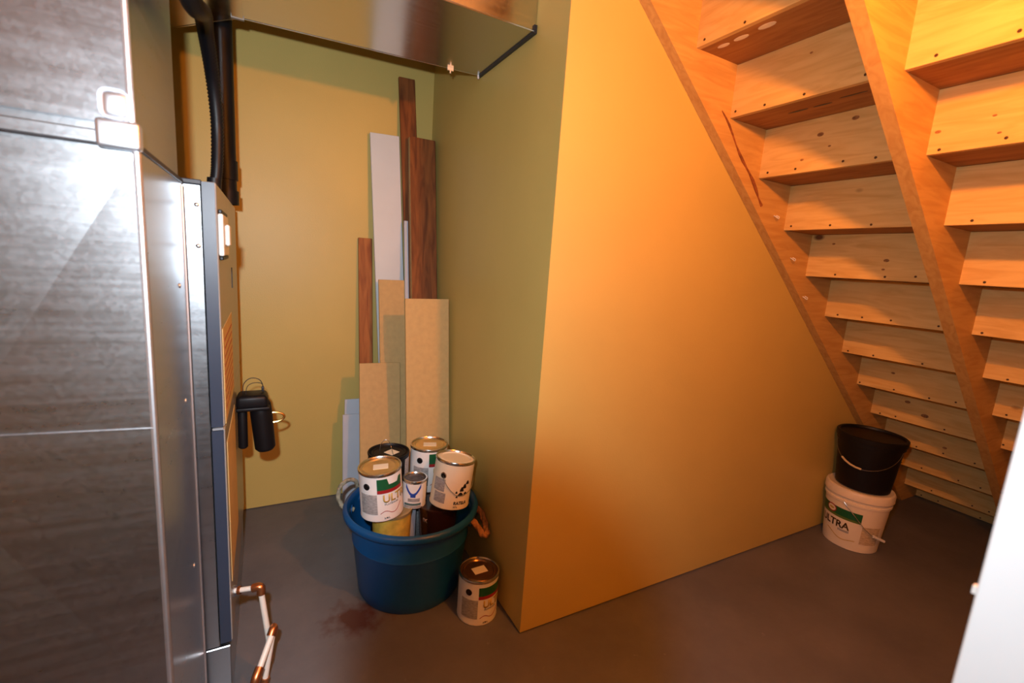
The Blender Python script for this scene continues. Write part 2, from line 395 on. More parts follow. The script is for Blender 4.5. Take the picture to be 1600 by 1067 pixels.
# ------------------------------------------------------------------ pendant bulb (out of frame, above right)
LB = Vector((.90, .20, 2.03))
lamp = thing('pendant_bulb', 'bare warm light bulb hanging from the ceiling', 'lamp', (LB.x, LB.y, ZC-.0))
lamp.location = (LB.x-.09, LB.y-.10, ZC)
lo = lamp.location.copy()
k = lathe([(0, 0), (.05, 0), (.05, -.012), (.02, -.025), (0, -.025)], 24); obj('ceiling_rose', k, M_WHITEP, lamp, True)
obj('cord', tube(smooth_path([(0, 0, -.02), (0, 0, -.15), (.09, .10, -.26), (.09, .10, -.345)], 5), .003, 6), M_WHITEP, lamp, True)
k = lathe([(0, -.33), (.016, -.335), (.019, -.345), (.019, -.385), (.014, -.39), (0, -.39)], 20); bmesh.ops.translate(k, verts=k.verts[:], vec=(.09, .10, 0)); obj('socket', k, M_BLACK, lamp, True)
BULB = 1800
bm_, BN, BL, bb = nodes_of('glowing_bulb')
bb.inputs['Base Color'].default_value = (1, .9, .7, 1)
bb.inputs['Emission Color'].default_value = (1, .295, .034, 1); bb.inputs['Emission Strength'].default_value = BULB
k = lathe([(.012, .038), (.018, .028), (.027, .012), (.030, 0), (.027, -.014), (.018, -.025), (0, -.030)], 20)
bmesh.ops.translate(k, verts=k.verts[:], vec=(LB.x-lo.x, LB.y-lo.y, LB.z-lo.z)); obj('bulb', k, bm_, lamp, True, ang=80)

# ------------------------------------------------------------------ overhead trunk duct
TZ = 2.11
td = thing('trunk_duct', 'galvanised trunk duct under the ceiling running to the middle wall', 'duct', (.2, 1.7, TZ))
TO = td.location.copy()
tp = [(XS-.001, 1.467), (XS-.001, 1.912), (-.061, 1.983), (-.27, 2.21), (-1.0, 2.21), (-1.0, 1.467)]
obj('duct_body', prism(tp, 2, TZ, ZC-.002), M_GALVH, td, off=TO)
c = newbm(); bx(c, -.085, -.052, 1.467, 1.978, TZ-.004, TZ); obj('drive_cleat', c, M_GALVH, td, off=TO)
c = newbm(); bx(c, -.088, -.049, 1.978, 1.99, TZ-.006, TZ+.02); obj('cleat_end', c, mat('dull_zinc', (.28, .28, .26), .6, .2), td, off=TO)
hem = newbm()
tube([(XS-.003, 1.914, TZ+.002), (-.061, 1.985, TZ+.002), (-.27, 2.212, TZ+.002)], .004, 6, hem); obj('hem', hem, M_GALVH, td, True, off=TO)
hem = newbm(); tube([(XS-.004, 1.465, TZ+.002), (-.9, 1.465, TZ+.002)], .003, 6, hem); obj('hem', hem, M_GALVH, td, True, off=TO)
c = newbm(); bx(c, XS-.012, XS-.001, 1.46, 1.92, TZ-.006, TZ+.02); obj('collar_flange', c, M_DARK, td, off=TO)
k = lathe([(0, 0), (.007, 0), (.005, -.014), (0, -.014)], 10); bmesh.ops.translate(k, verts=k.verts[:], vec=(XS-.012, 1.915, TZ)); obj('screw', k, M_BRACK, td, True, off=TO)
k = newbm(); bx(k, .66, .685, 1.915, 1.922, TZ-.010, TZ+.015); bx(k, .67, .675, 1.915, 1.922, TZ-.020, TZ-.010); obj('clip', k, M_BRACK, td, off=TO)

# ------------------------------------------------------------------ furnace
fu = thing('furnace', 'grey furnace cabinet behind the sheet metal return duct', 'furnace', (-.5, 1.81, 0))
FO = fu.location.copy()
FX, FY0, FY1, FZ = -.105, 1.40, 2.23, 1.50
obj('cabinet', box(-.95, FX-.032, FY0, FY1, .19, FZ-.012, .002, 1), M_GALV, fu, off=FO)
obj('base_plinth', box(-.95, FX-.006, FY0+.002, FY1, .001, .184, .002, 1), M_GALV, fu, off=FO)
obj('base_gap', box(-.93, FX-.04, FY0+.012, FY1-.01, .180, .194), M_DARK, fu, off=FO)
obj('top_cap', box(-.95, FX-.03, FY0-.003, FY1, FZ-.012, FZ, .002, 1), M_DARK, fu, off=FO)
for nm, z0, z1 in (('upper_panel', .862, FZ-.002), ('lower_panel', .20, .855)):
    p = obj(nm, box(FX-.026, FX, FY0+.0, FY1, z0, z1, .004, 2), M_PANEL, fu, off=FO)
    e = obj('panel_edge', box(FX-.030, FX-.003, FY0-.004, FY0-.0005, z0+.002, z1-.002), M_PEDGE, p, off=FO)
    if nm == 'upper_panel':
        UP = p
    else: LPN = p
obj('seam_strip', box(FX-.028, FX-.004, FY0-.006, FY1, .8555, .8615), M_BRACK, fu, off=FO)
for z in (1.44, 1.34): # rivets on the side sheet
    k = lathe([(0, -.002), (.005, -.001), (.006, 0)], 10); bmesh.ops.rotate(k, verts=k.verts[:], cent=(0,0,0), matrix=Matrix.Rotation(-PI/2, 3, 'X')); bmesh.ops.translate(k, verts=k.verts[:], vec=(FX-.042, FY0-.0005, z)); obj('rivet', k, M_WIRE, fu, True, off=FO)
# wall switch box on the upper panel, label sheets, slot
sw = obj('switch_box', box(FX, FX+.012, 1.415, 1.60, 1.318, 1.425, .004, 2), M_WHITEP, fu, off=FO)
obj('switch_toggle', box(FX+.012, FX+.022, 1.47, 1.54, 1.345, 1.40, .003, 1), M_WHITEP, sw, off=FO)
for z in (1.312, 1.431):
    obj('switch_bracket', box(FX, FX+.009, 1.43, 1.62, z-.005, z+.005, .002, 1), M_BLACK, sw, off=FO)
obj('vent_slot', box(FX, FX+.002, 1.88, 1.90, 1.20, 1.27), M_BLACK, fu, off=FO)
ls = obj('label_sheet', box(FX, FX+.0012, 1.43, 1.80, .86, 1.125), M_PAPER, fu, off=FO)
pl = newbm()
for q in range(9): bx(pl, FX+.0012, FX+.0017, 1.46, 1.77, 1.085-q*.024, 1.091-q*.024)
obj('print_lines', pl, M_PRINTR, ls, off=FO)
ls2 = obj('label_sheet', box(FX, FX+.0012, 1.45, 1.80, .36, .80), M_PAPER, fu, off=FO)
# supply plenum above
pn = obj('supply_plenum', box(-.95, -.36, FY0+.06, FY1-.05, FZ, TZ-.001, .002, 1), M_GALV, fu, off=FO)

# return air duct in front of the furnace, cross-broken panels
rd = thing('return_air_duct', 'large shiny galvanised return air duct in the left foreground', 'duct', (-.46, 1.16, 0))
RO = rd.location.copy()
RX, RY0, RY1, RXL = -.172, .95, 1.37, -.74
def crossbreak(x0, x1, y, z0, z1, d=.012):
    bm = newbm(); cx, cz = (x0+x1)/2, (z0+z1)/2
    v = [bm.verts.new(p) for p in ((x0, y, z0), (x1, y, z0), (x1, y, z1), (x0, y, z1))]; cc = bm.verts.new((cx, y-d, cz))
    vb = [bm.verts.new((p.co.x, y+.0165, p.co.z)) for p in v]
    for i in range(4): bm.faces.new((v[i], v[(i+1) % 4], cc)); bm.faces.new((v[i], vb[i], vb[(i+1) % 4], v[(i+1) % 4]))
    bm.faces.new(vb[::-1]); bmesh.ops.recalc_face_normals(bm, faces=bm.faces[:])
    return bm
ZS1, ZS2 = 1.49, .02
obj('lower_section', box(RXL, RX, RY0+.0155, RY1, .002, ZS1, .002, 1), M_GALV, rd, off=RO)
obj('upper_section', box(RXL, RX-.004, RY0+.0175, RY1-.01, ZS1+.0005, ZC-.002, .004, 2), M_GALV, rd, off=RO)
def crossx(z0, z1, y, d): return crossbreak(RXL+.01, RX-.003, y, z0, z1, d)
obj('front_panel', crossx(.47, ZS1-.012, RY0, -.0155), M_GALV, rd, off=RO)
obj('front_panel', crossx(.02, .455, RY0, -.008), M_GALV, rd, off=RO)
obj('front_panel', crossx(ZS1+.03, ZC-.01, RY0+.0025, -.012), M_GALV, rd, off=RO)
obj('seam_ridge', tube([(RX-.003, RY0-.0003, 1.028), (-.456, RY0+.0138, 1.036), (RXL+.02, RY0+.0005, 1.04)], .0014, 6), M_GALV, rd, off=RO)
obj('seam_ridge', box(RXL, RX+.0005, RY0-.003, RY0+.003, .456, .469, .001, 1), M_GALV, rd, off=RO)
obj('corner_fold', tube([(RX-.004, RY0+.004, .002), (RX-.004, RY0+.004, ZS1)], .0055, 10), M_BRACK, rd, True, off=RO)
obj('corner_fold', tube([(RX-.008, RY0+.006, ZS1+.01), (RX-.008, RY0+.006, ZC-.003)], .0055, 10), M_BRACK, rd, True, off=RO)
obj('slip_joint', box(RXL, RX+.0005, RY0-.006, RY0, ZS1-.004, ZS1+.016, .002, 1), M_GALV, rd, off=RO)
obj('slip_joint', box(RX-.004, RX+.003, RY0+.0, RY1-.002, ZS1-.006, ZS1+.004, .001, 1), M_DARK, rd, off=RO)
cb = obj('corner_bracket', box(RX-.05, RX+.005, RY0-.011, RY0+.012, ZS1-.008, ZS1+.034, .006, 3), M_BRACK, rd, True, off=RO)
obj('bracket_tab', box(RX-.044, RX-.006, RY0-.009, RY0+.004, ZS1+.034, ZS1+.078, .012, 3), M_BRACK, cb, True, off=RO)
obj('far_hem', tube([(RX, RY1-.002, .002), (RX, RY1-.002, ZS1-.01)], .004, 8), M_BRACK, rd, True, off=RO)
for z in (.55, .98, 1.25):
    k = lathe([(0, -.002), (.005, -.001), (.006, .001)], 10); bmesh.ops.rotate(k, verts=k.verts[:], cent=(0,0,0), matrix=Matrix.Rotation(PI/2, 3, 'Y')); bmesh.ops.scale(k, verts=k.verts[:], vec=(-1,1,1)); bmesh.ops.translate(k, verts=k.verts[:], vec=(RX+.001, 1.27, z)); obj('rivet', k, M_BRACK, rd, True, off=RO)

# ------------------------------------------------------------------ black pipes over the furnace
vp = thing('vent_pipe', 'thick black vertical vent pipe rising behind the furnace top', 'pipe', (-.129, 2.13, FZ))
obj('pipe', tube([(0, 0, .0), (0, 0, ZC-FZ-.003)], .038, 20), M_BLACK, vp, True)
obj('coupling', tube([(0, 0, .09), (0, 0, .16)], .043, 20), M_BLACK, vp, True)
obj('coupling', tube([(0, 0, .0), (0, 0, .05)], .044, 20), M_BLACK, vp, True)
fx = thing('flexible_hose', 'black corrugated hose curving down onto the furnace top', 'hose', (-.125, 1.60, FZ))
hp = smooth_path([(-.125, 1.60, FZ), (-.116, 1.60, 1.56), (-.112, 1.60, 1.683), (-.116, 1.55, 1.79), (-.116, 1.42, 1.845), (-.109, 1.28, 1.83), (-.108, 1.10, 1.775), (-.118, .98, 1.80), (-.14, .92, 1.95), (-.15, .90, 2.2), (-.15, .90, ZC-.01)], 26)
hb = tube(hp, .014, 12, rfun=lambda t, i: (.0150 if i % 2 else .0128)*(1+.25*min(1, t*2)))
obj('hose', hb, M_BLACK, fx, True, off=fx.location, ang=80)
obj('hose_collar', tube([(-.125, 1.60, FZ), (-.123, 1.60, FZ+.03)], .018, 12), M_BLACK, fx, True, off=fx.location)

# ------------------------------------------------------------------ black two-legged fixture on the furnace front
HG = Vector((FX, 1.93, .75))
hg = thing('hanging_fixture', 'black fixture with two downward cylinders, wire loop and brass ring', 'fixture', HG)
k = lathe([(0, .0), (.030, .0), (.036, -.012), (.038, -.05), (.036, -.19), (.028, -.20), (0, -.20)], 20)
bmesh.ops.translate(k, verts=k.verts[:], vec=(.078, .0, .02)); bmesh.ops.rotate(k, verts=k.verts[:], cent=(.078, 0, 0), matrix=Matrix.Rotation(-.08, 3, 'Y')); obj('cylinder', k, M_BLACK, hg, True)
k = lathe([(0, .0), (.013, .0), (.0165, -.012), (.0165, -.165), (.012, -.17), (0, -.17)], 16)
bmesh.ops.translate(k, verts=k.verts[:], vec=(.018, -.01, .01)); obj('cylinder', k, M_BLACK, hg, True)
k = box(0, .105, -.05, .045, 0, .045, .014, 3)
for v_ in k.verts: v_.co.z += .008*math.sin(v_.co.x*90)*(v_.co.z > .03)
obj('collar', k, M_BLACK, hg, True)
obj('collar_band', box(.0, .110, -.055, .048, -.005, .008, .004, 2), M_BLACK, hg, True)
obj('wire_loop', tube(smooth_path([(.022, 0, .04), (.024, 0, .085), (.045, 0, .108), (.072, 0, .105), (.086, 0, .085), (.092, 0, .04)], 6), .0016, 6), M_DARK, hg, True)
obj('wire_loop', tube(smooth_path([(.030, -.02, .04), (.036, -.02, .08), (.055, -.02, .095), (.082, -.01, .09), (.090, 0, .07)], 6), .0013, 6), M_DARK, hg, True)
obj('wire_clip', box(.083, .092, -.006, .006, .055, .075, .003, 2), M_DARK, hg, True)
ring = [(.118+.042*math.cos(a), .0, -.052+.020*math.sin(a)) for a in [i*2*PI/24 for i in range(24)]]
obj('brass_ring', tube(ring, .0045, 8, closed=True), M_BRASS, hg, True)

# ------------------------------------------------------------------ white drain pipe with copper fittings
dp = thing('drain_pipe', 'white drain pipe with copper elbows beside the furnace base', 'pipe', (-.03, 1.40, 0))
DO = dp.location.copy()
e1, e2, e3, e4, e0 = Vector((-.032, 1.44, .325)), Vector((-.012, 1.425, .15)), Vector((.002, 1.40, .205)), Vector((-.026, 1.375, .045)), Vector((FX+.001, 1.47, .312))
e5 = Vector((-.047, 1.31, .125)); e6 = Vector((-.062, 1.28, .014))
def pipe(a, b, r=.0085, m=M_PVC, nm='pipe'): return obj(nm, tube([a, b], r, 12), m, dp, True, off=DO)
pipe(e0, e1, .0075); pipe(e1, e2); pipe(e3, e4); pipe(e3+Vector((.001, -.004, 0)), e5)
pipe(e2, e2+Vector((.0, -.012, -.04)))
pipe(e5, e6, .0085)
def elbow(c, a, b, r=.0125, l=.022):
    A = c+(Vector(a)-c).normalized()*l; B = c+(Vector(b)-c).normalized()*l
    return obj('copper_elbow', tube(smooth_path([A, c, B], 5), r, 12), M_COPPER, dp, True, off=DO)
elbow(e1, e0, e2); elbow(e3, e4, e5); elbow(e4, e3, e4+Vector((.0, -.03, -.02)), l=.016); elbow(e5, e3, e6, .0125, .03)
elbow(e2+Vector((0, -.012, -.04)), e2, e4)
pipe(e0+Vector((.012, -.005, .002)), e0+Vector((.020, -.008, .003)), .012, M_COPPER, 'copper_ring')
pipe(e0, e0+Vector((.006, -.003, .001)), .016, M_BRACK, 'threaded_nut')

# ------------------------------------------------------------------ leaning boards
def board(name, label, m, tx0, tx1, yt, zt, bx0, bx1, yb, th, cat='board', grain=False, edge=None):
    """front face through (tx0..tx1, yt, zt) and (bx0..bx1, yb, floor), thickness behind it"""
    base = Vector(((bx0+bx1)/2, yb, 0)); top = Vector(((tx0+tx1)/2, yt, zt))
    up = (top-base); Ln = up.length; up.normalize()
    side = Vector((1, (0), 0)); side = (side - up*side.dot(up)).normalized(); nrm = up.cross(side)   # points to the wall side or viewer
    if nrm.y < 0: nrm = -nrm
    wd = ((tx1-tx0)+(bx1-bx0))/2
    bm = box(-wd/2, wd/2, 0, th, .0, Ln, min(.0015, th/5), 1)
    o = obj(name, bm, m)
    rot = Matrix((side, nrm, up)).transposed().to_4x4()
    o.matrix_world = Matrix.Translation(base + Vector((0, 0, max(0, 0)))) @ rot
    # keep the lowest back edge on the floor
    zmin = min((o.matrix_world @ v.co).z for v in o.data.vertices)
    o.location.z -= zmin-.0005
    tag(o, label, cat, 'boards leaning in the corner')
    return o, wd, Ln
board('wood_plank', 'tallest dark brown plank, leaning in the corner behind the others', W_BROWN, .615, .697, 2.525, 2.244, .700, .782, 2.30, .019, 'plank')
b_, wd, Ln = board('wood_plank', 'wide dark brown plank in front of the tallest one', W_BROWN, .655, .789, 2.435, 1.945, .667, .801, 2.15, .030, 'plank')
obj('sawn_edge', box(-wd/2-.0012, -wd/2, .001, .029, .003, Ln-.003), M_ENDG, b_)
board('shelf_board', 'tall white melamine shelf board leaning on the yellow wall', M_WBOARD, .475, .622, 2.515, 1.950, .552, .699, 2.36, .018)
board('wood_plank', 'narrow red brown plank left of the white shelf board', W_RED, .428, .497, 2.528, 1.428, .441, .510, 2.44, .018, 'plank')
board('trim_strip', 'thin pale blue strip beside the wide brown plank', M_LBLUE, .638, .658, 2.43, 1.53, .642, .662, 2.20, .012, 'strip')
board('fibreboard_panel', 'narrower tan fibreboard strip in front of the white shelf board', M_MDF, .505, .652, 2.40, 1.223, .520, .656, 2.23, .014, 'board')
board('fibreboard_panel', 'shortest tan fibreboard piece standing behind the tub at left', M_MDF, .407, .606, 2.32, .803, .392, .600, 2.175, .014, 'board')
board('fibreboard_panel', 'broad tan fibreboard piece nearest the shaded wall', M_MDF, .571, .787, 2.12, 1.155, .586, .800, 2.00, .014, 'board')
board('pale_board', 'taller pale blue board piece behind the blue tub', M_LBLUE, .357, .440, 2.455, .582, .345, .428, 2.41, .010)
board('pale_board', 'shorter pale blue board piece behind the blue tub', M_LBLUE, .341, .435, 2.415, .512, .337, .43, 2.365, .010)

# ------------------------------------------------------------------ blue tub
TC = Vector((.518, 1.718, 0)); TH = .358
tub = thing('plastic_tub', 'round blue plastic tub with rope handles full of paint cans', 'tub', TC)
prof = [(0, .012), (.19, .012), (.19, 0.0), (.203, .0), (.209, .010), (.213, .05), (.232, .225), (.236, .232), (.233, .238), (.244, .325), (.262, .328), (.270, .336), (.272, .348), (.268, .358), (.256, .362), (.247, .354), (.243, .34), (.205, .03), (.19, .02), (0, .02)]
obj('body', lathe(prof, 72), M_TUB, tub, True, ang=50)
cang = math.atan2(-TC.y, -TC.x)          # towards the viewer
def rope(pts, m):
    o = obj('rope_handle', tube(smooth_path(pts, 8), .0115 if m is M_ROPE else .008, 14, twist=.32), m, tub, True, ang=80)
    for p_ in (pts[0], pts[-1]):
        a = math.atan2(p_[1], p_[0]); d = Vector((math.cos(a), math.sin(a), 0)); z = Vector((0, 0, p_[2]))
        obj('grommet', tube([d*.238+z, d*.256+z], .019, 14), M_TUB, o, True)
rope([(.185, -.150, .312), (.212, -.168, .306), (.236, -.192, .266), (.262, -.182, .258), (.274, -.125, .280), (.270, -.080, .305), (.236, -.055, .315)], M_ROPE)
rope([(-.215, .085, .318), (-.262, .105, .335), (-.272, .125, .385), (-.240, .160, .410), (-.195, .185, .392), (-.185, .195, .345), (-.175, .165, .318)], M_ROPEG)

# ------------------------------------------------------------------ paint cans
def patch(r, a0, a1, z0, z1, n=None, top=None, bot=None):
    """a curved label piece with thickness on a cylinder of radius r (angles in rad, 0 = towards viewer)"""
    n = n or max(3, int(abs(a1-a0)/.09)); bm = newbm(); g = []
    for i in range(n+1):
        t = i/n; a = a0+(a1-a0)*t
        zt = z1 if top is None else top(t); zb = z0 if bot is None else bot(t)
        g.append([bm.verts.new((q*math.cos(a), q*math.sin(a), z)) for q, z in ((r, zb), (r, zt), (r-.0008, zt), (r-.0008, zb))])
    for a, b in zip(g, g[1:]):
        for k in range(4): bm.faces.new((a[k], b[k], b[(k+1) % 4], a[(k+1) % 4]))
    bm.faces.new(g[0]); bm.faces.new(g[-1][::-1]); bmesh.ops.recalc_face_normals(bm, faces=bm.faces[:])
    return bm
def disc_on(r, a, z, rad, th=.003, inner=0):
    bm = lathe([(inner, th), (rad*.9, th), (rad, th*.6), (rad, -.001)] if not inner else [(inner, -.001), (inner, th), (rad, th), (rad, -.001)], 20)
    bmesh.ops.rotate(bm, verts=bm.verts[:], cent=(0, 0, 0), matrix=Matrix.Rotation(PI/2, 3, 'Y'))
    bmesh.ops.translate(bm, verts=bm.verts[:], vec=(r, 0, z)); bmesh.ops.rotate(bm, verts=bm.verts[:], cent=(0, 0, 0), matrix=Matrix.Rotation(a, 3, 'Z'))
    return bm
TXT = {}
def text_on(s, r, a0, z, size, squash=1.0):
    """lettering wrapped on a cylinder, starting at angle a0, baseline z"""
    if s not in TXT:
        cu = bpy.data.curves.new('txt', 'FONT'); cu.body = s; cu.size = 1; cu.offset = .025; cu.resolution_u = 3
        o = bpy.data.objects.new('txt', cu); COL.objects.link(o); bpy.context.view_layer.update()
        me = bpy.data.meshes.new_from_object(o.evaluated_get(bpy.context.evaluated_depsgraph_get()))
        TXT[s] = me; bpy.data.objects.remove(o)
    bm = newbm(); bm.from_mesh(TXT[s])
    for v_ in bm.verts:
        a = a0+v_.co.x*size*squash/r
        v_.co = Vector((r*math.cos(a), r*math.sin(a), z+v_.co.y*size))
    ret = bmesh.ops.extrude_face_region(bm, geom=bm.faces[:])
    for v_ in [g for g in ret['geom'] if isinstance(g, bmesh.types.BMVert)]:
        q = 1-.0006/r; v_.co.x *= q; v_.co.y *= q
    bmesh.ops.recalc_face_normals(bm, faces=bm.faces[:])
    return bm
def can(name, label, loc, r, h, style, rot=0, tilt=(0, 0), cat='paint can', body=None, lid=None):
    a = math.atan2(-loc[1], -loc[0])
    t = thing(name, label, cat, loc, group='paint cans')
    t.rotation_euler = Euler((tilt[0], tilt[1], 0))
    bodym = body or M_LABELW
    fr = a+rot                                   # label zero angle
    obj('body', lathe([(0, .002), (r-.004, .002), (r-.003, 0), (r, .001), (r+.0008, .004), (r-.0005, .008), (r-.0008, h-.012)], 48), bodym, t, True)
    obj('rim', lathe([(r-.0008, h-.012), (r+.0012, h-.009), (r+.0018, h-.003), (r+.0005, h), (r-.004, h), (r-.007, h-.005), (r-.0075, h-.008)], 48), M_STEEL if style != 'black' else M_BLACK, t, True)
    ld = obj('lid', lathe([(r-.0072, h-.0078), (r-.010, h-.0085), (r-.014, h-.004), (r-.018, h-.003), (r-.022, h-.007), (0, h-.007)], 48), lid or M_GOLD, t, True)
    R1 = r+.0006; R2 = r+.0012
    if style in ('ultra', 'ultra_dim'):
        obj('ear', disc_on(r-.001, fr-.66, h*.735, .0125), M_BLACK, t, True)
        obj('ear', disc_on(r-.001, fr-.66+PI, h*.735, .0125), M_BLACK, t, True)
        obj('fine_print', patch(R1, fr-1.05, fr-.17, h*.16, h*.58), M_FINE, t, True)
        g = obj('green_block', patch(R1, fr-.15, fr+1.15, h*.67, h*.86, top=(lambda q: h*(.90 if q < .36 else (.77 if q < .8 else .86))) if style == 'ultra' else None), M_GREEN, t, True)
        obj('red_band', patch(R1+.0003, fr-.15, fr+1.15, h*.60, h*.67), M_RED, t, True)
        obj('lettering', text_on('ULTRA', R2, fr+.08, h*.405, h*.23, .95), M_GOLDP, t)
        obj('lettering', text_on('PLATINUM', R2, fr+.16, h*.345, h*.055, 1.1), M_FINE, t)
        obj('wave_line', patch(R1, fr-.05, fr+1.05, 0, 0, 18, top=lambda q: h*(.175+.05*math.sin(q*7)+.18*max(0, q-.45)), bot=lambda q: h*(.163+.05*math.sin(q*7)+.18*max(0, q-.45))), M_RED, t, True)
        obj('lettering', text_on('3.78 L', R2, fr+.12, h*.055, h*.045), M_BLACKP, t)
        nt_ = newbm(); bx(nt_, -.024, .03, -.018, .020, h-.007, h-.0062); bmesh.ops.rotate(nt_, verts=nt_.verts[:], cent=(0, 0, 0), matrix=Matrix.Rotation(a+PI/2+(.5 if style == 'ultra_dim' else 0), 3, 'Z')); obj('paper_note', nt_, M_LABELC, ld)
        obj('paint_drip', disc_on(.03, fr-1.3, 0, .006), M_LABELC, ld) if False else None
    elif style == 'cream':
        obj('ear', disc_on(r-.001, fr-.52, h*.70, .0125), M_STEEL, t, True)
        obj('ear_centre', disc_on(r+.0015, fr-.52, h*.70, .009), M_BLACK, t, True)
        obj('fine_print', patch(R1, fr-1.05, fr-.38, h*.36, h*.62), M_FINE, t, True)
        obj('fine_print', patch(R1, fr-.92, fr-.28, h*.12, h*.33), M_FINE, t, True)
        for q, (s0, s1, z0, z1) in enumerate(((.72, .92, .54, .62), (.42, .62, .40, .50), (.56, .76, .46, .56), (.34, .62, .31, .38), (.66, .86, .32, .38), (.20, .30, .36, .41), (.24, .34, .27, .31))):
            obj('black_splash', patch(R1, fr+s0, fr+s1, h*z0, h*z1, 6, top=lambda t_, z0=z0, z1=z1: h*(z0+(z1-z0)*(.35+.65*math.sin(PI*t_)))), M_BLACKP, t, True)
        obj('lettering', text_on('RATELA', R2, fr+.18, h*.12, h*.095, .9), M_BLACKP, t)
        obj('lettering', text_on('3.7 L', R2, fr+.18, h*.055, h*.045), M_BLACKP, t)
        hp_ = [(R2*1.0*math.cos(fr+s), R2*math.sin(fr+s), h*z) for s, z in ((-.52, .70), (-.45, .62), (-.2, .48), (.1, .37), (.35, .32), (.7, .33), (1.2, .42), (1.8, .58), (2.62, .70))]
        hp_ = [(p_[0]*1.03, p_[1]*1.03, p_[2]) for p_ in hp_]
        obj('bail_handle', tube(smooth_path(hp_, 5), .0013, 6), M_WIRE, t, True)
    elif style == 'black':
        nt_ = newbm(); bx(nt_, -.024, .022, -.022, .022, h-.007, h-.0062); bmesh.ops.rotate(nt_, verts=nt_.verts[:], cent=(0, 0, 0), matrix=Matrix.Rotation(a+.8, 3, 'Z')); bmesh.ops.translate(nt_, verts=nt_.verts[:], vec=(.012, -.004, 0)); obj('paper_note', nt_, M_LABELC, ld)
        s_ = Vector((math.cos(a+PI/2), math.sin(a+PI/2), 0)); b0 = -Vector((math.cos(a), math.sin(a), 0))
        c0 = b0*.02-s_*.012
        obj('bail_handle', tube(smooth_path([c0-s_*.024+Vector((0, 0, h-.006)), c0-s_*.020+Vector((0, 0, h+.022)), c0-s_*.004+Vector((0, 0, h+.040)), c0+s_*.012+Vector((0, 0, h+.032)), c0+s_*.022+Vector((0, 0, h+.004)), c0+s_*.03-b0*.05+Vector((0, 0, h-.004))], 6), .0013, 6), M_WIRE, t, True)
        obj('label_stripe', patch(R1, fr+.9, fr+1.35, h*.1, h*.9), M_FINE, t, True)
    elif style == 'quart':
        obj('blue_emblem', patch(R1, fr-.75, fr+.55, h*.55, h*.80, 14, bot=lambda q: h*(.76-.30*math.sin(PI*q)), top=lambda q: h*(.90-.34*math.sin(PI*q))), M_BLUEP, t, True)
        obj('blue_emblem', patch(R1, fr-.30, fr+.12, h*.42, h*.50), M_BLUEP, t, True)
        obj('fine_print', patch(R1, fr-.5, fr+.5, h*.26, h*.38), M_FINE, t, True)
        obj('teal_band', patch(R1, fr-.8, fr+.62, h*.12, h*.2), mat('teal_print', (.09, .17, .18), .5), t, True)
        obj('grey_band', patch(R1, fr-.8, fr+.62, h*.02, h*.1), M_FINE, t, True)
        obj('cream_drip', patch(R1+.0004, fr+.75, fr+1.25, h*.01, h*.93), M_LABELC, t, True)
    return t
CH, CR = .186, .0775
ZL = .392
can('paint_can', 'white paint can with gold ULTRA lettering at front left of tub', (.374, 1.622, ZL+.006), CR, CH, 'ultra', 0, (.02, -.075))
can('paint_can', 'white paint can with green and red label at tub back right', (.600, 1.775, ZL), CR, CH, 'ultra', .18)
can('paint_can', 'cream paint can with black splash print tilting at right of tub', (.628, 1.588, ZL+.010), CR, CH, 'cream', 0, (-.03, .125), body=M_LABELC, lid=M_LABELC)
can('paint_can', 'black paint can with paper note on its lid in tub', (.437, 1.805, ZL-.02), .083, CH-.005, 'black', 0, body=M_BLACK, lid=M_BLACK)
can('small_paint_can', 'small white and blue quart can in the middle of tub', (.502, 1.650, ZL-.005), .047, .112, 'quart', 0, (0, .03), lid=mat('dark_paint_lid', (.10, .10, .12), .4, .3, var=.5, scale=40))
can('paint_can', 'dim paint can standing on the floor beside the tub', (.706, 1.436, .0005), .077, .184, 'ultra_dim', .22, lid=mat('brown_lid', (.22, .12, .06), .25, .8, var=.2))
# lower layer in the tub
def pail(name, label, loc, r0, r1, h, m, lidm, cat='pail'):
    t = thing(name, label, cat, loc, group='lower containers in the tub')
    obj('body', lathe([(0, .001), (r0, .001), (r1, h-.012)], 40), m, t, True)
    obj('lid', lathe([(r1, h-.012), (r1+.003, h-.012), (r1+.003, h-.002), (r1-.003, h), (r1-.006, h-.004), (0, h-.004)], 40), lidm, t, True)
    return t
pail('paint_pail', 'yellow labelled pail under the front left can', (.415, 1.640, .0205), .060, .074, .372, M_YELLOWP, mat('yellow_pail_lid', (.5, .4, .2), .3, .5))
bp_ = pail('paint_pail', 'glossy dark brown pail under the cream can', (.597, 1.624, .0205), .052, .080, .372, M_BROWNP, M_BROWNP)
ab = math.atan2(-1.61, -.605)
obj('lettering', text_on('IX', .083, ab-.75, .318, .022), mat('pale_print', (.4, .3, .25), .5), bp_)
pail('paint_pail', 'grey pail hidden under the back cans', (.580, 1.790, .0205), .058, .073, .370, M_FINE, M_STEEL)
pail('paint_pail', 'dark pail hidden under the black can', (.430, 1.800, .0205), .052, .068, .350, M_BLACK, M_BLACK)
gb = newbm(); bx(gb, .494, .516, 1.66, 1.72, .0205, .386)
tag(obj('carton', gb, M_LBLUE), 'pale blue carton under the small quart can', 'carton')

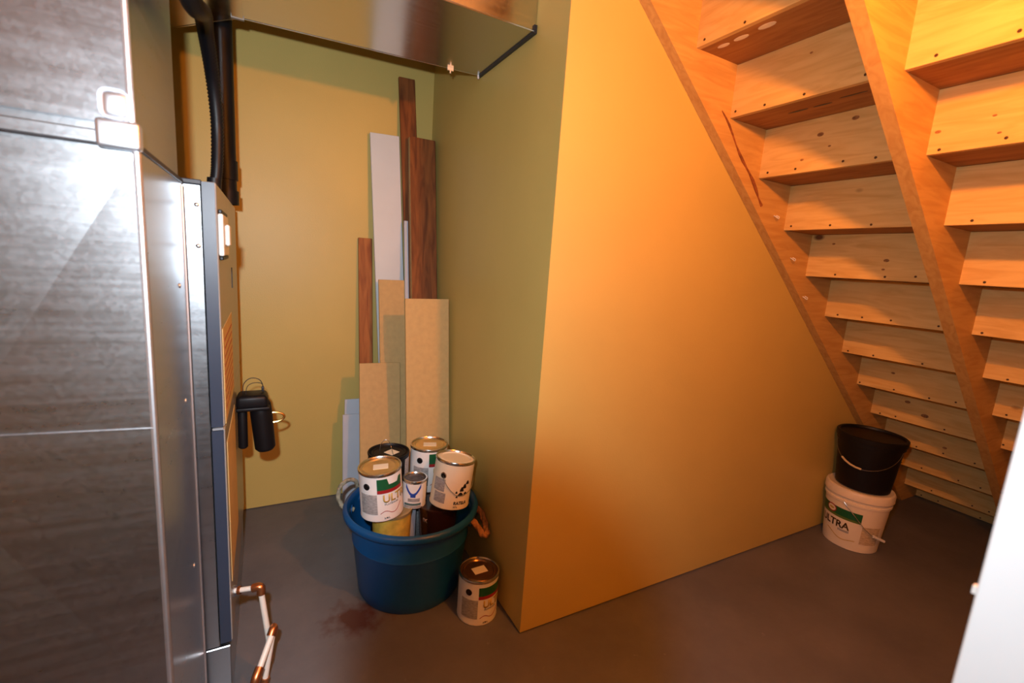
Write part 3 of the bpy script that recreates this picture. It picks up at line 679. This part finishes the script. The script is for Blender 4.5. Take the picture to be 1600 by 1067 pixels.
# ------------------------------------------------------------------ buckets by the stairs
WB = Vector((2.765, 1.112, .0005)); wa = math.atan2(-WB.y, -WB.x)
bk = thing('white_bucket', 'white plastic bucket with green ULTRA label on the floor', 'bucket', WB)
HB = .325
obj('body', lathe([(0, .006), (.112, .006), (.116, 0), (.121, .002), (.140, .250), (.146, .251), (.146, .262), (.141, .264), (.142, .280), (.148, .281)], 56), M_BUCKET, bk, True)
obj('lid', lathe([(.148, .281), (.151, .283), (.151, .312), (.147, .321), (.139, .325), (.134, .322), (.130, .321), (0, .321)], 56), M_BUCKET, bk, True)
def cone_patch(a0, a1, z0, z1, n=14, dr=.001, top=None, bot=None):
    bm = patch(1, a0, a1, z0, z1, n, top, bot)
    for v_ in bm.verts:
        rr = .1212+(.019/.248)*v_.co.z + (dr if math.hypot(v_.co.x, v_.co.y) > .9996 else dr-.0008)
        a = math.atan2(v_.co.y, v_.co.x); v_.co.x, v_.co.y = rr*math.cos(a), rr*math.sin(a)
    return bm
gb_ = obj('green_band', cone_patch(wa-1.35, wa+.26, .172, .214), M_GREEN, bk, True)
obj('olive_edge', cone_patch(wa-1.35, wa+.26, .160, .172), mat('olive_print', (.10, .16, .03), .45), bk, True)
def cone_disc(ac, zc, ra, rz, dr):
    bm = newbm(); vs_ = []
    for k in range(24):
        t = 2*PI*k/24; a = ac+ra*math.cos(t); z = zc+rz*math.sin(t); rr = .1212+(.019/.248)*z+dr
        vs_.append(bm.verts.new((rr*math.cos(a), rr*math.sin(a), z)))
    c_ = bm.verts.new(((.1212+(.019/.248)*zc+dr)*math.cos(ac), (.1212+(.019/.248)*zc+dr)*math.sin(ac), zc))
    for k in range(24): bm.faces.new((vs_[k], vs_[(k+1) % 24], c_))
    return bm
obj('oval_emblem', cone_disc(wa-.78, .196, .20, .022, .0016), M_RED, gb_, True)
obj('oval_emblem', cone_disc(wa-.78, .196, .165, .016, .0021), M_LABELC, gb_, True)
obj('oval_emblem', cone_disc(wa-.78, .196, .11, .006, .0026), M_GOLDP, gb_, True)
tx = text_on('ULTRA', 1, wa-1.02, .098, .042, 1.0)
TXT.pop('ULTRA_', None)
tx.free()
tx = text_on('ULTRA', .132, wa-1.22, .108, .052, .95)
for v_ in tx.verts:
    rr = .1212+(.019/.248)*v_.co.z+.0018; a = math.atan2(v_.co.y, v_.co.x); v_.co.x, v_.co.y = rr*math.cos(a), rr*math.sin(a)
obj('lettering', tx, mat('brown_gold_print', (.22, .12, .03), .5), bk)
obj('fine_print', cone_patch(wa-.45, wa-.06, .090, .102), M_FINE, bk, True)
obj('wave_line', cone_patch(wa-.9, wa+.18, 0, 0, 20, .001, top=lambda q: .072+.010*math.cos(q*6)-.022*q, bot=lambda q: .068+.010*math.cos(q*6)-.022*q), M_GOLDP, bk, True)
obj('fine_print', cone_patch(wa+.33, wa+1.0, .05, .15), mat('tan_print', (.55, .44, .30), .5, var=.3, scale=60, stretch=(1, 1, 4)), bk, True)
hpts = [(.147*math.cos(wa+s)*k_, .147*math.sin(wa+s)*k_, z) for s, z, k_ in ((-.35, .256, 1.0), (-.2, .235, 1.0), (.1, .190, 1.0), (.35, .150, 1.0), (.62, .118, 1.0), (.85, .105, 1.02))]
hd = obj('bail_handle', tube(smooth_path(hpts, 5), .0018, 6), M_WIRE, bk, True)
g0, g1 = Vector(hpts[-2]), Vector(hpts[-1])
obj('handle_grip', tube([g0+(g1-g0)*.2, g1+(g1-g0)*.9], .007, 10), M_WHITEP, hd, True)

BB = Vector((2.770, 1.108, HB+.001)); ba = math.atan2(-BB.y, -BB.x)
bb_ = thing('black_bucket', 'black plastic bucket with lid stacked on the white bucket', 'bucket', BB)
HB2 = .285
obj('body', lathe([(0, .004), (.112, .004), (.115, 0), (.119, .002), (.139, HB2-.05), (.145, HB2-.048), (.146, HB2-.03)], 56), M_BLACK, bb_, True)
obj('lid', lathe([(.146, HB2-.03), (.151, HB2-.028), (.152, HB2-.004), (.147, HB2), (.139, HB2-.002), (.136, HB2-.012), (0, HB2-.012)], 56), M_BLACK, bb_, True)
hpts = [((.142+.004*math.sin(t*PI))*math.cos(ba-1.45+2.7*t), (.142+.004*math.sin(t*PI))*math.sin(ba-1.45+2.7*t), HB2-.045-.115*math.sin(PI*min(1, t*1.0))**.8) for t in [i/16 for i in range(17)]]
hd = obj('bail_handle', tube(smooth_path(hpts, 3), .0016, 6), M_WIRE, bb_, True)
g = [Vector(p) for p in hpts[4:9]]
obj('handle_grip', tube([p*1.01 for p in g], .005, 8), mat('cream_grip', (.6, .5, .3), .5), hd, True)
